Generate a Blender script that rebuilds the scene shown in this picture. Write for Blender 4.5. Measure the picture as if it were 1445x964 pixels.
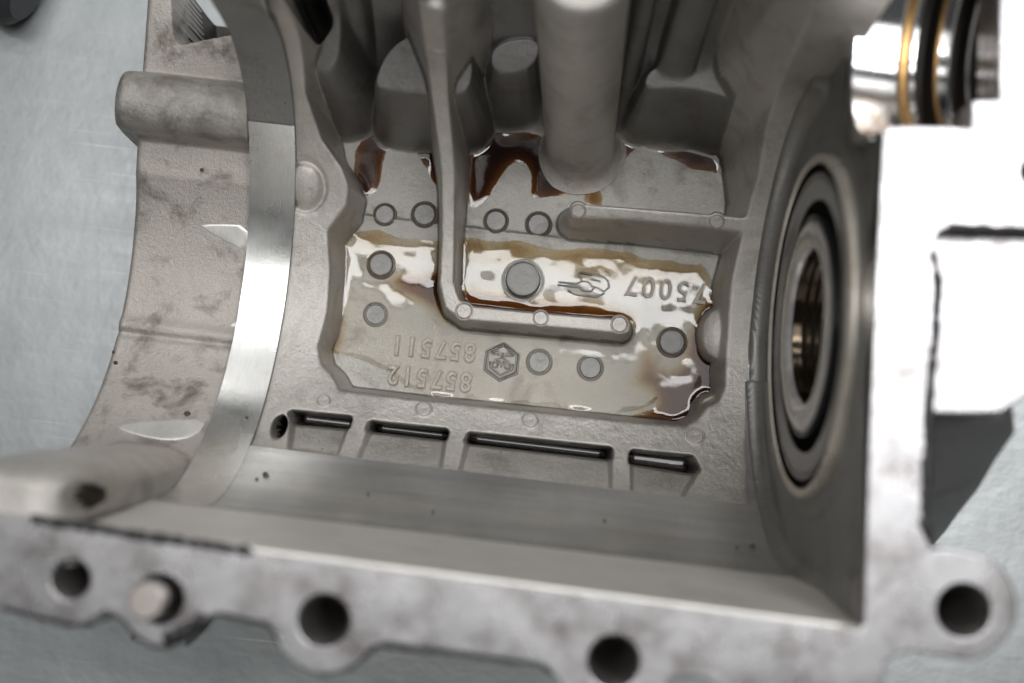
import bpy, bmesh, math, random
import numpy as np
from mathutils import Vector, Matrix
for o in list(bpy.data.objects): bpy.data.objects.remove(o)
random.seed(4); RS = np.random.RandomState(7)
S = bpy.context.scene
COL = S.collection
PI = math.pi

# ------------------------------------------------------------ camera (1 unit = 1 cm, mating face of the casting at z = 0)
FPX = 1700.0; W0, H0 = 1445.0, 964.0
CAMZ = 26.0
NAD = (728.0, 660.0); ROLL = math.radians(6.8)
Zc = np.array([-(NAD[0]-W0/2)/FPX, (NAD[1]-H0/2)/FPX, 1.0]); Zc /= np.linalg.norm(Zc)
Xc = np.array([math.cos(ROLL), -math.sin(ROLL), 0.0]); Xc -= Xc.dot(Zc)*Zc; Xc /= np.linalg.norm(Xc)
Yc = np.cross(Zc, Xc)
RM = np.array([Xc, Yc, Zc])                      # camera -> world
cam = bpy.data.cameras.new('camera'); camo = bpy.data.objects.new('camera', cam); COL.objects.link(camo)
M = Matrix.Identity(4)
for i in range(3):
    for j in range(3): M[i][j] = RM[i, j]
M.translation = (0, 0, CAMZ)
camo.matrix_world = M
cam.sensor_width = 36; cam.lens = FPX/W0*36; cam.clip_start = 0.5; cam.clip_end = 5000
cam.dof.use_dof = True; cam.dof.focus_distance = 38.5; cam.dof.aperture_fstop = 0.058
S.camera = camo
S.render.resolution_x = 1024; S.render.resolution_y = 683
S.view_settings.view_transform = 'Standard'; S.view_settings.look = 'None'; S.view_settings.exposure = -0.12
S.view_settings.gamma = 1.0

# ------------------------------------------------------------ workshop light: grey room, lamp panels and an added fill overhead
wd = bpy.data.worlds.new('World'); S.world = wd; wd.use_nodes = True
bg = wd.node_tree.nodes['Background']; bg.inputs[0].default_value = (0.93, 0.97, 1.0, 1); bg.inputs[1].default_value = 0.08
def area(name, loc, sx, sy, power, color=(1, 1, 1), target=(0, 4, -8)):
    l = bpy.data.lights.new(name, 'AREA'); l.shape = 'RECTANGLE'; l.size = sx; l.size_y = sy
    l.energy = power; l.color = color
    o = bpy.data.objects.new(name, l); COL.objects.link(o); o.location = loc
    o.rotation_euler = (Vector(target)-Vector(loc)).to_track_quat('-Z', 'Y').to_euler()
    return o
area('ceiling_lamp_and_fill', (2, 24, 97), 110, 8, 46000)
area('ceiling_lamp_and_fill', (2, 66, 97), 110, 9, 30000)
area('ceiling_lamp_and_fill', (0, 5, 112), 110, 34, 38000, (1.0, 0.99, 0.97))  # added fill panel that brightens the floor; no lamp known there
area('window_light', (46, 39, 97), 26, 28, 36000, (0.98, 0.99, 1.0))
area('window_light', (0, 150, 95), 150, 60, 70000, (1.0, 0.99, 0.97))

# ------------------------------------------------------------ pixel ray -> world point on a real level
def ray(px, py):
    v = RM @ np.array([(px-W0/2)/FPX, -(py-H0/2)/FPX, -1.0]); return v
def P(px, py, z):
    v = ray(px, py); t = (z-CAMZ)/v[2]; return (v[0]*t, v[1]*t)
AX_Y = 4.5; AX_Z = -5.0          # crank axis
R_BORE, R_RIM = 6.42, 6.62
def circ(Y, R):
    d = np.asarray(Y, float)-AX_Y; lim = 0.985*R
    dc = np.clip(d, -lim, lim)
    z = AX_Z-np.sqrt(R*R-dc*dc)
    return z+np.maximum(np.abs(d)-lim, 0)*9.0
def PC(px, py, R=R_RIM, dz=0):
    z = -11.0
    for _ in range(30):
        x, y = P(px, py, z); z = 0.5*z+0.5*(float(circ(y, R))+dz); z = min(z, -0.5)
    return P(px, py, z)
def polyF(pts, z=-13.0): return [P(a, b, z) for a, b in pts]
def polyC(pts): return [PC(a, b) for a, b in pts]

# ------------------------------------------------------------ numpy helpers
def sdf(poly, X, Y):
    p = np.array(poly, float); n = len(p); d = np.full(X.shape, 1e9); s = np.ones(X.shape)
    for i in range(n):
        a = p[i]; b = p[i-1]; e = b-a; wx = X-a[0]; wy = Y-a[1]
        t = np.clip((wx*e[0]+wy*e[1])/max(e.dot(e), 1e-12), 0, 1)
        bx = wx-e[0]*t; by = wy-e[1]*t; d = np.minimum(d, bx*bx+by*by)
        c1 = Y >= a[1]; c2 = Y < b[1]; c3 = e[0]*wy > e[1]*wx
        flip = (c1 & c2 & c3) | (~c1 & ~c2 & ~c3); s = np.where(flip, -s, s)
    return s*np.sqrt(d)
def vnoise(X, Y, sc, seed):
    r = np.random.RandomState(seed).rand(128, 128); u = X/sc+500; v = Y/sc+500
    iu = np.floor(u).astype(int); iv = np.floor(v).astype(int); fu = u-iu; fv = v-iv
    fu = fu*fu*(3-2*fu); fv = fv*fv*(3-2*fv); g = lambda a, b: r[a % 128, b % 128]
    return (g(iu, iv)*(1-fu)+g(iu+1, iv)*fu)*(1-fv)+(g(iu, iv+1)*(1-fu)+g(iu+1, iv+1)*fu)*fv-0.5
def blur(a, s):
    r = int(s*3)+1; k = np.exp(-0.5*(np.arange(-r, r+1)/s)**2); k /= k.sum()
    for ax in (0, 1):
        pad = [(0, 0), (0, 0)]; pad[ax] = (r, r); b = np.pad(a, pad, mode='edge'); out = np.zeros_like(a)
        for i, w in enumerate(k):
            sl = [slice(None)]*2; sl[ax] = slice(i, i+a.shape[ax]); out += w*b[tuple(sl)]
        a = out
    return a
sst = lambda t: np.clip(t, 0, 1)**2*(3-2*np.clip(t, 0, 1))
def set_props(o, **k):
    for a, b in k.items():
        if b is not None: o[a] = b
    return o
def link(name, me, mat, parent=None, **k):
    o = bpy.data.objects.new(name, me); COL.objects.link(o)
    if mat: me.materials.append(mat) if not me.materials else None
    if parent: o.parent = parent
    return set_props(o, **k)
def raw_mesh(name, co, quads, smooth=True, normals=None, colors=None):
    me = bpy.data.meshes.new(name); co = np.asarray(co, np.float32); q = np.asarray(quads, np.int32)
    me.vertices.add(len(co)); me.vertices.foreach_set('co', co.ravel())
    me.loops.add(q.size); me.loops.foreach_set('vertex_index', q.ravel())
    me.polygons.add(len(q)); me.polygons.foreach_set('loop_start', np.arange(len(q), dtype=np.int32)*q.shape[1])
    me.polygons.foreach_set('use_smooth', np.full(len(q), smooth)); me.update(calc_edges=True)
    if colors is not None:
        a = me.color_attributes.new('thickness', 'FLOAT_COLOR', 'POINT')
        c = np.stack([colors]*3+[np.ones_like(colors)], 1).astype(np.float32); a.data.foreach_set('color', c.ravel())
    if normals is not None: me.normals_split_custom_set_from_vertices([tuple(n) for n in normals])
    return me
def grid_idx(n0, n1):
    i = np.arange(n0*n1).reshape(n0, n1)
    return np.stack([i[:-1, :-1], i[1:, :-1], i[1:, 1:], i[:-1, 1:]], -1)   # (n0-1, n1-1, 4)
def submesh(name, co, quads, normals=None, colors=None):
    u, inv = np.unique(quads.ravel(), return_inverse=True)
    return raw_mesh(name, co[u], inv.reshape(-1, 4), True, None if normals is None else normals[u], None if colors is None else colors[u])
def param(name, fn, us, vs, mat, parent, flip=False, closed=False, **k):
    U, V = np.meshgrid(us, vs, indexing='ij'); co = np.stack(fn(U, V), -1).reshape(-1, 3)
    q = grid_idx(len(us), len(vs)).reshape(-1, 4)
    if flip: q = q[:, ::-1]
    return link(name, raw_mesh(name, co, q), mat, parent, **k)
def lathe(name, prof, loc, axis, mat, parent, n=64, a0=0, a1=2*PI, sharp=True, **k):
    """prof: (r, h) pairs turned round an axis through loc"""
    axis = Vector(axis).normalized(); e1 = axis.orthogonal().normalized(); e2 = axis.cross(e1)
    bm = bmesh.new(); full = abs(a1-a0-2*PI) < 1e-6; m = n if full else n+1; rings = []
    for r, h in prof:
        rings.append([bm.verts.new(Vector(loc)+axis*h+(e1*math.cos(a0+(a1-a0)*i/n)+e2*math.sin(a0+(a1-a0)*i/n))*max(r, 1e-4)) for i in range(m)])
    for a, b in zip(rings, rings[1:]):
        for i in range(n):
            j = (i+1) % m; f = bm.faces.new((a[i], a[j], b[j], b[i])); f.smooth = True
    if sharp:
        bm.edges.ensure_lookup_table(); bm.normal_update()
        for e in bm.edges:
            if len(e.link_faces) == 2 and e.calc_face_angle(0) > 0.5: e.smooth = False
    me = bpy.data.meshes.new(name); bm.to_mesh(me); bm.free()
    return link(name, me, mat, parent, **k)
def curve_plate(name, outlines, z0, z1, bev, mat, parent, **k):
    """solid plate between z0 and z1 with rounded edges; the first outline is outer, the others are holes"""
    cu = bpy.data.curves.new(name, 'CURVE'); cu.dimensions = '2D'; cu.fill_mode = 'BOTH'
    cu.extrude = (z1-z0)/2-bev; cu.bevel_depth = bev; cu.bevel_resolution = 2; cu.offset = -bev
    for pts in outlines:
        sp = cu.splines.new('POLY'); sp.points.add(len(pts)-1); sp.use_cyclic_u = True
        for p, q in zip(sp.points, pts): p.co = (q[0], q[1], 0, 1)
    t = bpy.data.objects.new('tmp', cu); COL.objects.link(t); dg = bpy.context.evaluated_depsgraph_get()
    me = bpy.data.meshes.new_from_object(t.evaluated_get(dg)); bpy.data.objects.remove(t)
    me.transform(Matrix.Translation((0, 0, (z0+z1)/2))); me.name = name; me.materials.clear()
    for p in me.polygons: p.use_smooth = False
    return link(name, me, mat, parent, **k)
def circle_pts(c, r, n=48, wob=0): return [(c[0]+r*math.cos(2*PI*i/n), c[1]+r*math.sin(2*PI*i/n)) for i in range(n)]
def smooth_poly(pts, it=2):
    p = [tuple(a) for a in pts]
    for _ in range(it):
        q = []
        for i in range(len(p)):
            a, b = p[i], p[(i+1) % len(p)]
            q += [(a[0]*.75+b[0]*.25, a[1]*.75+b[1]*.25), (a[0]*.25+b[0]*.75, a[1]*.25+b[1]*.75)]
        p = q
    return p
def tube(bm, pts, r, n=6):
    pts = [Vector(p) for p in pts]; rings = []
    for i, p in enumerate(pts):
        d = (pts[min(i+1, len(pts)-1)]-pts[max(i-1, 0)]).normalized()
        s = d.cross(Vector((0, 0, 1))).normalized(); u = s.cross(d)
        rings.append([bm.verts.new(p+(s*math.cos(2*PI*k/n)+u*math.sin(2*PI*k/n))*r) for k in range(n)])
    for a, b in zip(rings, rings[1:]):
        for k in range(n): bm.faces.new((a[k], a[(k+1) % n], b[(k+1) % n], b[k])).smooth = True
    bm.faces.new(rings[0]); bm.faces.new(rings[-1][::-1])
def bm_link(name, bm, mat, parent=None, **k):
    bmesh.ops.recalc_face_normals(bm, faces=bm.faces)
    me = bpy.data.meshes.new(name); bm.to_mesh(me); bm.free(); return link(name, me, mat, parent, **k)

# ------------------------------------------------------------ materials
class NT:
    def __init__(s, name):
        s.m = bpy.data.materials.new(name); s.m.use_nodes = True; s.t = s.m.node_tree; s.b = s.t.nodes['Principled BSDF']
        s.tc = s.t.nodes.new('ShaderNodeTexCoord')
    def n(s, ty, **k):
        nd = s.t.nodes.new(ty)
        for a, v in k.items():
            if a in nd.inputs: nd.inputs[a].default_value = v
            else: setattr(nd, a, v)
        return nd
    def l(s, a, b): s.t.links.new(a, b)
    def coord(s, scale=(1, 1, 1), rot=(0, 0, 0)):
        mp = s.n('ShaderNodeMapping'); mp.inputs['Scale'].default_value = scale; mp.inputs['Rotation'].default_value = rot
        s.l(s.tc.outputs['Object'], mp.inputs[0]); return mp.outputs[0]
    def noise(s, scale, detail=4, rough=0.55, vec=None, dist=0):
        nd = s.n('ShaderNodeTexNoise'); nd.inputs['Scale'].default_value = scale; nd.inputs['Detail'].default_value = detail
        nd.inputs['Roughness'].default_value = rough; nd.inputs['Distortion'].default_value = dist
        s.l(vec or s.tc.outputs['Object'], nd.inputs['Vector']); return nd.outputs['Fac']
    def ramp(s, fac, stops):
        r = s.n('ShaderNodeValToRGB'); e = r.color_ramp.elements
        while len(e) < len(stops): e.new(0.5)
        for el, (p, c) in zip(e, stops): el.position = p; el.color = (c, c, c, 1) if isinstance(c, (int, float)) else (*c, 1)
        s.l(fac, r.inputs[0]); return r.outputs[0]
    def mix(s, fac, a, b, mode='MIX'):
        m = s.n('ShaderNodeMix', data_type='RGBA', blend_type=mode)
        for sock, v in ((m.inputs[0], fac), (m.inputs[6], a), (m.inputs[7], b)):
            if hasattr(v, 'links'): s.l(v, sock)
            else: sock.default_value = v if isinstance(v, float) else (*v, 1)
        return m.outputs[2]
    def math(s, op, a, b):
        m = s.n('ShaderNodeMath', operation=op)
        for i, v in enumerate((a, b)):
            if hasattr(v, 'links'): s.l(v, m.inputs[i])
            else: m.inputs[i].default_value = v
        return m.outputs[0]
    def bump(s, hts, dist=0.02):
        prev = None
        for h, st, ds in hts:
            b = s.n('ShaderNodeBump'); b.inputs['Strength'].default_value = st; b.inputs['Distance'].default_value = ds
            s.l(h, b.inputs['Height'])
            if prev: s.l(prev, b.inputs['Normal'])
            prev = b.outputs[0]
        s.l(prev, s.b.inputs['Normal'])
    def set(s, **k):
        for a, v in k.items():
            sock = s.b.inputs[a.replace('_', ' ')]
            if hasattr(v, 'links'): s.l(v, sock)
            else: sock.default_value = (*v, 1) if isinstance(v, tuple) else v

def mk_cast(name, base, warm=0.5, metallic=0.85, rough=(0.34, 0.52), stain=0.35, lo=.52):
    t = NT(name); b = np.array(base)
    big = t.noise(0.35, 5, 0.6); fine = t.noise(9, 6, 0.7); grain = t.noise(32, 3, 0.7)
    c = t.mix(t.ramp(big, [(0.35, 0.0), (0.68, 1.0)]), tuple(b*0.84), tuple(b*1.1))
    c = t.mix(t.ramp(grain, [(0.35, 0.8), (0.65, 0.0)]), c, tuple(b*0.75))
    c = t.mix(t.ramp(fine, [(0.45, 0.0), (0.8, 0.8)]), c, tuple(b*np.array([1.12, 1.08, 1.02])), 'MIX')
    st = t.ramp(t.noise(0.8, 7, 0.65, dist=0.4), [(lo, 0.0), (lo+.18, 1.0)])
    c = t.mix(t.math('MULTIPLY', st, stain), c, (0.11, 0.09, 0.065))
    vo = t.n('ShaderNodeTexVoronoi'); vo.inputs['Scale'].default_value = 1.7; t.l(t.tc.outputs['Object'], vo.inputs['Vector'])
    pit = t.math('MULTIPLY', t.ramp(vo.outputs['Distance'], [(0.03, 1.0), (0.06, 0.0)]), t.ramp(t.noise(1.1, 1), [(0.56, 0.0), (0.6, 1.0)]))
    c = t.mix(t.math('MULTIPLY', pit, 0.85), c, (0.03, 0.025, 0.02))
    t.set(Base_Color=c, Metallic=metallic, Roughness=t.ramp(fine, [(0.3, rough[0]), (0.7, rough[1])]))
    t.bump([(grain, 0.8, 0.022), (fine, 0.6, 0.05), (big, 0.25, 0.2)])
    return t.m
def mk_mach(name, base, stretch, rough, metallic=1.0, smudge=0.4, dirt=(0.10, 0.08, 0.06), amount=(0.56, 0.72), streak=0):
    t = NT(name); b = np.array(base)
    lines = t.noise(1.0, 6, 0.75, vec=t.coord(stretch)); big = t.noise(0.5, 5, 0.6)
    c = t.mix(t.ramp(lines, [(0.3, 0.0), (0.7, 1.0)]), tuple(b*0.86), tuple(b*1.06))
    c = t.mix(t.math('MULTIPLY', t.ramp(big, [(0.45, 0.0), (0.75, 1.0)]), 0.4), c, tuple(b*0.72))
    if streak: c = t.mix(t.math('MULTIPLY', t.ramp(t.noise(1.0, 4, 0.6, vec=t.coord((0.12, 1.6, 1.6))), [(0.4, 0.0), (0.62, 1.0)]), streak), c, tuple(b*0.62))  # long bands of reflected light painted into the bore colour
    sm = t.ramp(t.noise(0.8, 8, 0.68), [(amount[0]-.06, 0.0), (amount[1]+.04, 1.0)])
    c = t.mix(t.math('MULTIPLY', sm, smudge), c, dirt)
    r = t.ramp(t.noise(0.7, 2, 0.4), [(0.3, rough*0.85), (0.7, rough*1.2)])
    t.set(Base_Color=c, Metallic=metallic, Roughness=r)
    t.bump([(lines, 0.35, 0.012), (t.noise(0.5, 2, 0.4), 0.15, 0.2), (t.noise(14, 3), 0.12, 0.01)])
    return t.m
CAST = mk_cast('cast_aluminium', (0.67, 0.64, 0.605))
CAST_DK = mk_cast('cast_aluminium_shaded', (0.33, 0.327, 0.32), stain=0.4, metallic=0.9, rough=(.28, .44))  # same cast metal, shade of the deep cavity put into its colour
CAST_WARM = mk_cast('cast_aluminium_stained', (0.51, 0.472, 0.44), stain=0.8, metallic=.6)
GRIMY = mk_cast('grimy_cast_boss', (0.46, 0.44, 0.41), stain=.6, metallic=.6, lo=.47)
FLOORM = mk_cast('cast_floor', (0.43, 0.42, 0.395), stain=0.55, rough=(0.3, 0.5))
FACE = mk_mach('machined_face', (0.38, 0.375, 0.385), (3, 9, 3), 0.27, 0.85, smudge=0.8, dirt=(0.09, 0.07, 0.06), amount=(0.52, 0.66))
BORE = mk_mach('machined_bore', (0.68, 0.68, 0.67), (60, 1.5, 1.5), 0.22, 0.8, streak=0.5, smudge=0.15, dirt=(0.25, 0.22, 0.18))
CUTM = mk_mach('fresh_tool_cut', (0.74, 0.72, 0.68), (30, 2, 2), 0.32, 0.5, smudge=0.2)
BEZEL = mk_mach('worn_bezel', (0.75, 0.70, 0.62), (2, 2, 2), 0.3, 0.6, smudge=0.6, dirt=(0.35, 0.18, 0.05))
RING = mk_mach('machined_ring', (0.80, 0.80, 0.78), (40, 2, 2), 0.27, 1.0, smudge=0.35, dirt=(0.25, 0.22, 0.15), amount=(0.6, 0.75))
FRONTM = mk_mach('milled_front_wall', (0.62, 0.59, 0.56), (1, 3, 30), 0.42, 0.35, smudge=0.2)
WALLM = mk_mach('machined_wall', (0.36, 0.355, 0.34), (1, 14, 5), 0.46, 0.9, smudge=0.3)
POL = mk_mach('polished_seat', (0.92, 0.92, 0.93), (20, 1, 1), 0.10, 1.0, smudge=0.2, dirt=(0.4, 0.25, 0.08))
STEEL = mk_mach('bearing_steel', (0.30, 0.295, 0.28), (3, 3, 3), 0.22, 1.0, smudge=0.3)
BOLT = mk_mach('bolt_steel', (0.40, 0.365, 0.345), (8, 8, 8), 0.38, 0.9, smudge=0.3)
def mk_plain(name, col, rough=0.5, metallic=0.0, bumpy=0.3, scale=6):
    t = NT(name); f = t.noise(scale, 5, 0.6)
    t.set(Base_Color=t.mix(f, tuple(np.array(col)*0.7), tuple(np.array(col)*1.3)), Roughness=rough, Metallic=metallic)
    t.bump([(f, bumpy, 0.04)]); return t.m
BLACK = mk_plain('black_sealant_and_shade', (0.012, 0.011, 0.013), 0.45)
SEAL = mk_plain('black_seal_rubber', (0.012, 0.012, 0.013), 0.25)
GROOVE = mk_plain('sooty_groove_and_shade', (0.02, 0.014, 0.01), 0.55)  # near-black; also stands in for shade in the recess and lug hole
AMBER = mk_plain('amber_varnish', (0.50, 0.30, 0.12), 0.35, 0.9)
HOLEM = mk_plain('oily_thread', (0.09, 0.085, 0.08), 0.25, 0.6)
DROSS = mk_plain('dirt_crumb', (0.05, 0.035, 0.022), 0.6)
def mk_oil():
    t = NT('motor_oil'); N = t.t.nodes
    at = t.n('ShaderNodeAttribute'); at.attribute_name = 'thickness'
    col = t.ramp(at.outputs['Fac'], [(0.0, (0.96, 0.955, 0.945)), (0.10, (0.86, 0.76, 0.58)), (0.30, (0.50, 0.29, 0.10)), (0.62, (0.27, 0.135, 0.05)), (1.0, (0.05, 0.02, 0.008))])
    tr = t.n('ShaderNodeBsdfTransparent'); t.l(col, tr.inputs[0])
    gl = t.n('ShaderNodeBsdfGlossy'); gl.inputs['Roughness'].default_value = 0.04
    bp = t.n('ShaderNodeBump'); bp.inputs['Strength'].default_value = 0.12; bp.inputs['Distance'].default_value = 0.03
    t.l(t.noise(1.5, 2, 0.4), bp.inputs['Height']); t.l(bp.outputs[0], gl.inputs['Normal'])
    fr = t.n('ShaderNodeFresnel'); fr.inputs[0].default_value = 1.5; t.l(bp.outputs[0], fr.inputs['Normal'])
    mx = t.n('ShaderNodeMixShader'); t.l(fr.outputs[0], mx.inputs[0]); t.l(tr.outputs[0], mx.inputs[1]); t.l(gl.outputs[0], mx.inputs[2])
    t.l(mx.outputs[0], N['Material Output'].inputs[0]); return t.m
OIL = mk_oil()
def mk_bench():
    t = NT('brushed_bench_metal')
    a = t.noise(1.0, 6, 0.7, vec=t.coord((0.10, 1.4, 1), (0, 0, 0.9))); b = t.noise(0.09, 6, 0.6); s = t.noise(1.0, 3, 0.5, vec=t.coord((0.12, 6, 1), (0, 0, 1.15)))
    s2 = t.noise(1.0, 3, 0.5, vec=t.coord((0.2, 9, 1), (0, 0, -0.7)))
    c = t.mix(t.ramp(b, [(.35, 0.0), (.65, 1.0)]), (0.31, 0.325, 0.325), (0.45, 0.468, 0.468))
    c = t.mix(t.math('MULTIPLY', a, 0.5), c, (0.40, 0.43, 0.45))
    c = t.mix(t.ramp(s, [(0.66, 0.0), (0.74, 0.4)]), c, (0.70, 0.73, 0.75))
    c = t.mix(t.ramp(s2, [(0.68, 0.0), (0.76, 0.3)]), c, (0.84, 0.86, 0.88))
    c = t.mix(t.ramp(t.noise(0.35, 5, 0.6), [(0.66, 0.0), (0.74, 0.5)]), c, (0.33, 0.29, 0.24))
    t.set(Base_Color=c, Metallic=0.55, Roughness=t.ramp(a, [(0.3, 0.33), (0.7, 0.5)]))
    t.bump([(a, 0.06, 0.05), (b, 0.15, 0.8)]); return t.m
BENCH = mk_bench()

# ------------------------------------------------------------ the bench
me = raw_mesh('bench_top', [(-400, -400, 0), (400, -400, 0), (400, 400, 0), (-400, 400, 0)], [(0, 1, 2, 3)], False)
o = link('bench_top', me, BENCH, kind='structure'); o.location = (0, 0, -15.5)

# dark rod added for the dark blurred corner at the far left
c = P(-30, -48, -13.5)
lathe('dark_corner_rod', [(0, 1.6), (.9, 1.6), (1.25, 1.3), (1.3, .6), (1.2, 0), (1.3, -.6), (1.3, -8), (0, -8.2)], (c[0], c[1], -14.2), (.75, -.3, 0), mk_plain('dark_rod_grey', (0.03, 0.03, 0.033), .5), None, 40,
      label='dark blurred rounded shape added at the far top left corner of the bench', category='tool')

# ------------------------------------------------------------ the crankcase
root = bpy.data.objects.new('crankcase', None); COL.objects.link(root)
set_props(root, label='open grey cast aluminium engine crankcase half with oily pocket, lying on the metal bench', category='engine part')

# --- pocket height field
STEP = 0.03
Y_EDGE = PC(720, 672, R_BORE)[1]                  # front edge of the opening in the bore
xs = np.arange(-7.95, 7.3, STEP); ys = np.arange(Y_EDGE-0.35, 13.6, STEP)
X, Y = np.meshgrid(xs, ys, indexing='ij')
RIMZ = circ(Y, R_RIM)
FL = -13.0
h = np.full(X.shape, FL); lab = np.zeros(X.shape, int)
n1 = vnoise(X, Y, 1.1, 1); n2 = vnoise(X, Y, 0.4, 2)
h += 0.007*n1+0.002*n2
seam = P(500, 303, FL)[1]
h += 0.035*np.exp(-((Y-seam-0.03*n1)/0.07)**2)*(X < P(800, 320, FL)[0])
h -= 0.04*sst((Y-seam)/0.05)
h0 = h.copy()
def put(z, l, k=0.10):
    global h, lab
    lab = np.where(z > h, l, lab)
    m = np.maximum(h, z); d = np.abs(h-z); h = m+np.maximum(k-d, 0)**2/(4*k)
# back wall with upright flutes
wob = 0.12*np.sin(X*2.1+0.6)+0.12*n1
put(-13+(Y-11.25+wob)*3.6, 3, 1.0)
put(np.where(Y > 0, -13+(Y-12.2+0.15*np.cos(X*1.7))*9, -20), 3, 0.6)
def bulge(pts, zt, tilt, slope=9, k=0.35, rnd=2):
    pl = smooth_poly(polyF(pts, zt), rnd); d = sdf(pl, X, Y); y0 = min(p[1] for p in pl)
    put(zt+np.maximum(Y-y0, 0)*tilt-slope*np.maximum(d, 0), 3, k)
bulge([(528, 128), (620, 134), (668, 134), (668, 66), (600, 56), (556, 72), (532, 104)], -8.6, 0.5, 8, .9)
bulge([(692, 106), (756, 100), (765, 60), (692, 66)], -8.8, 0.5, 8, .8)
bulge([(905, 128), (960, 126), (1010, 134), (1053, 150), (1064, 118), (1030, 98), (1004, 66), (972, 88), (915, 98)], -9.0, 0.45, 8, .8)
for px, w, a in ((470, 0.5, .5), (500, .35, .3), (965, 0.55, .25), (900, .3, .2)):
    x0, y0 = P(px, 40, -7.5)
    put(-13+(Y-11.7+a*np.sqrt(np.maximum(0, 1-((X-x0)/w)**2)))*7-20*(np.abs(X-x0) > w), 3, 0.7)
# web with the casting hole, top left
pl = smooth_poly(polyF([(418, -40), (424, 60), (440, 96), (470, 94), (488, 60), (492, -40)], -8.0), 2)
put(-8.2-5*np.maximum(sdf(pl, X, Y), 0)+1.2*(Y-11), 3, .9)
# rim round the pocket
OPEN = [(426, -60), (424, 60), (432, 130), (455, 195), (484, 236), (494, 262), (490, 290), (463, 326), (467, 380), (463, 440), (450, 488), (454, 512), (470, 528), (480, 549),
        (600, 563), (750, 578), (880, 592), (966, 600), (984, 590), (998, 572), (1014, 564), (1022, 545), (1026, 450), (1030, 400), (1043, 340), (1057, 282), (1067, 250), (1092, 143), (1112, 13), (1116, -60)]
op = polyC(OPEN); op[0] = (op[1][0]-0.1, 15); op[-1] = (op[-2][0]+0.1, 15)
dO = -sdf(op, X, Y)                                # > 0 inside the opening... sign flipped below
dO = np.maximum(dO, -5)
put(RIMZ-(5.5+9*sst((Y-6.5)/2)+5*sst((3.6-Y)/.8))*np.maximum(dO, 0)-0.05*sst((dO+0.12)/0.12), 1, 0.12)
# low half-round boss on the right wall
c = P(1018, 470, -12.2); q9 = np.hypot((X-c[0])/.75, (Y-c[1])); put(-12.0-.45*q9**2-7*np.maximum(q9-0.85, 0), 1, 0.12)
c = P(1010, 585, -12.2); put(-12.1-6*np.maximum(np.hypot(X-c[0], Y-c[1])-0.62, 0), 1, 0.1)
def rib(pts, wid, l, dz=-0.05, slope=9, top=None):
    q = [PC(a, b) if top is None else P(a, b, top) for a, b in pts]; d = np.full(X.shape, 1e9)
    ww = wid if isinstance(wid, (list, tuple)) else [wid]*len(q)
    for i in range(len(q)-1):
        a = np.array(q[i]); e = np.array(q[i+1])-a; t = np.clip(((X-a[0])*e[0]+(Y-a[1])*e[1])/e.dot(e), 0, 1)
        d = np.minimum(d, np.hypot(X-a[0]-e[0]*t, Y-a[1]-e[1]*t)-(ww[i]+(ww[i+1]-ww[i])*t))
    z = (RIMZ+dz) if top is None else top
    put(z-slope*np.maximum(d, 0)-0.06*sst((d+0.1)/0.1), l, 0.10)
    return q
ql = rib([(608, -60), (612, 60), (620, 130), (632, 240), (632, 330), (630, 400), (638, 428), (655, 441), (763, 451), (880, 461)], [.30, .30, .28, .26, .25, .27, .29, .27, .25, .27], 4, 0.0, 14)
qs = rib([(814, 297), (900, 303), (1011, 313), (1070, 320)], [.22, .2, .22, .25], 5, 0.0, 8)
# three bars and the four windows under the front ledge
def wz(pts, slotpts, wi):
    global h, lab
    d = sdf(polyC(pts), X, Y)
    rec = RIMZ-0.30-0.30*sst((Y-Y_EDGE)/1.2)
    t = rec+22*np.maximum(d, 0); k = 0.06
    lab = np.where(t < h, 20+wi, lab); h = np.where(t < h, t, h)
    ds = sdf(polyC(slotpts), X, Y); t = -14.2+40*np.maximum(ds, 0); lab = np.where(t < h, 10+wi, lab); h = np.where(t < h, t, h)
wins = [([(412, 584), (492, 592), (474, 644), (408, 634)], [(412, 584), (491, 592), (488, 601), (413, 594)]),
        ([(524, 598), (629, 609), (620, 664), (505, 650)], [(524, 599), (628, 610), (626, 617), (522, 605)]),
        ([(663, 613), (862, 635), (862, 696), (648, 668)], [(664, 615), (860, 636), (859, 645), (661, 622)]),
        ([(893, 638), (975, 646), (983, 660), (981, 672), (960, 707), (893, 700)], [(894, 640), (976, 648), (983, 662), (980, 665), (893, 651)])]
for wi, (a, b) in enumerate(wins): wz(a, b, wi)
# notch and bolt-hole hollow at the ring
c = PC(430, 262); dd = np.hypot(X-c[0], (Y-c[1])*.9); h = np.where(dd < .8, np.maximum(h, h-.10*sst((.72-dd)/.12)+.32*np.sqrt(np.maximum(0, 1-(dd/.56)**2))), h)-.14*np.exp(-((dd-.62)/.07)**2)
c = PC(394, 602); dd = np.hypot((X-c[0])*1.3, (Y-c[1])*0.7); t = -13.2+32*np.maximum(dd-0.15, 0); lab = np.where(t < h, 7, lab); h = np.minimum(h, t)
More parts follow.
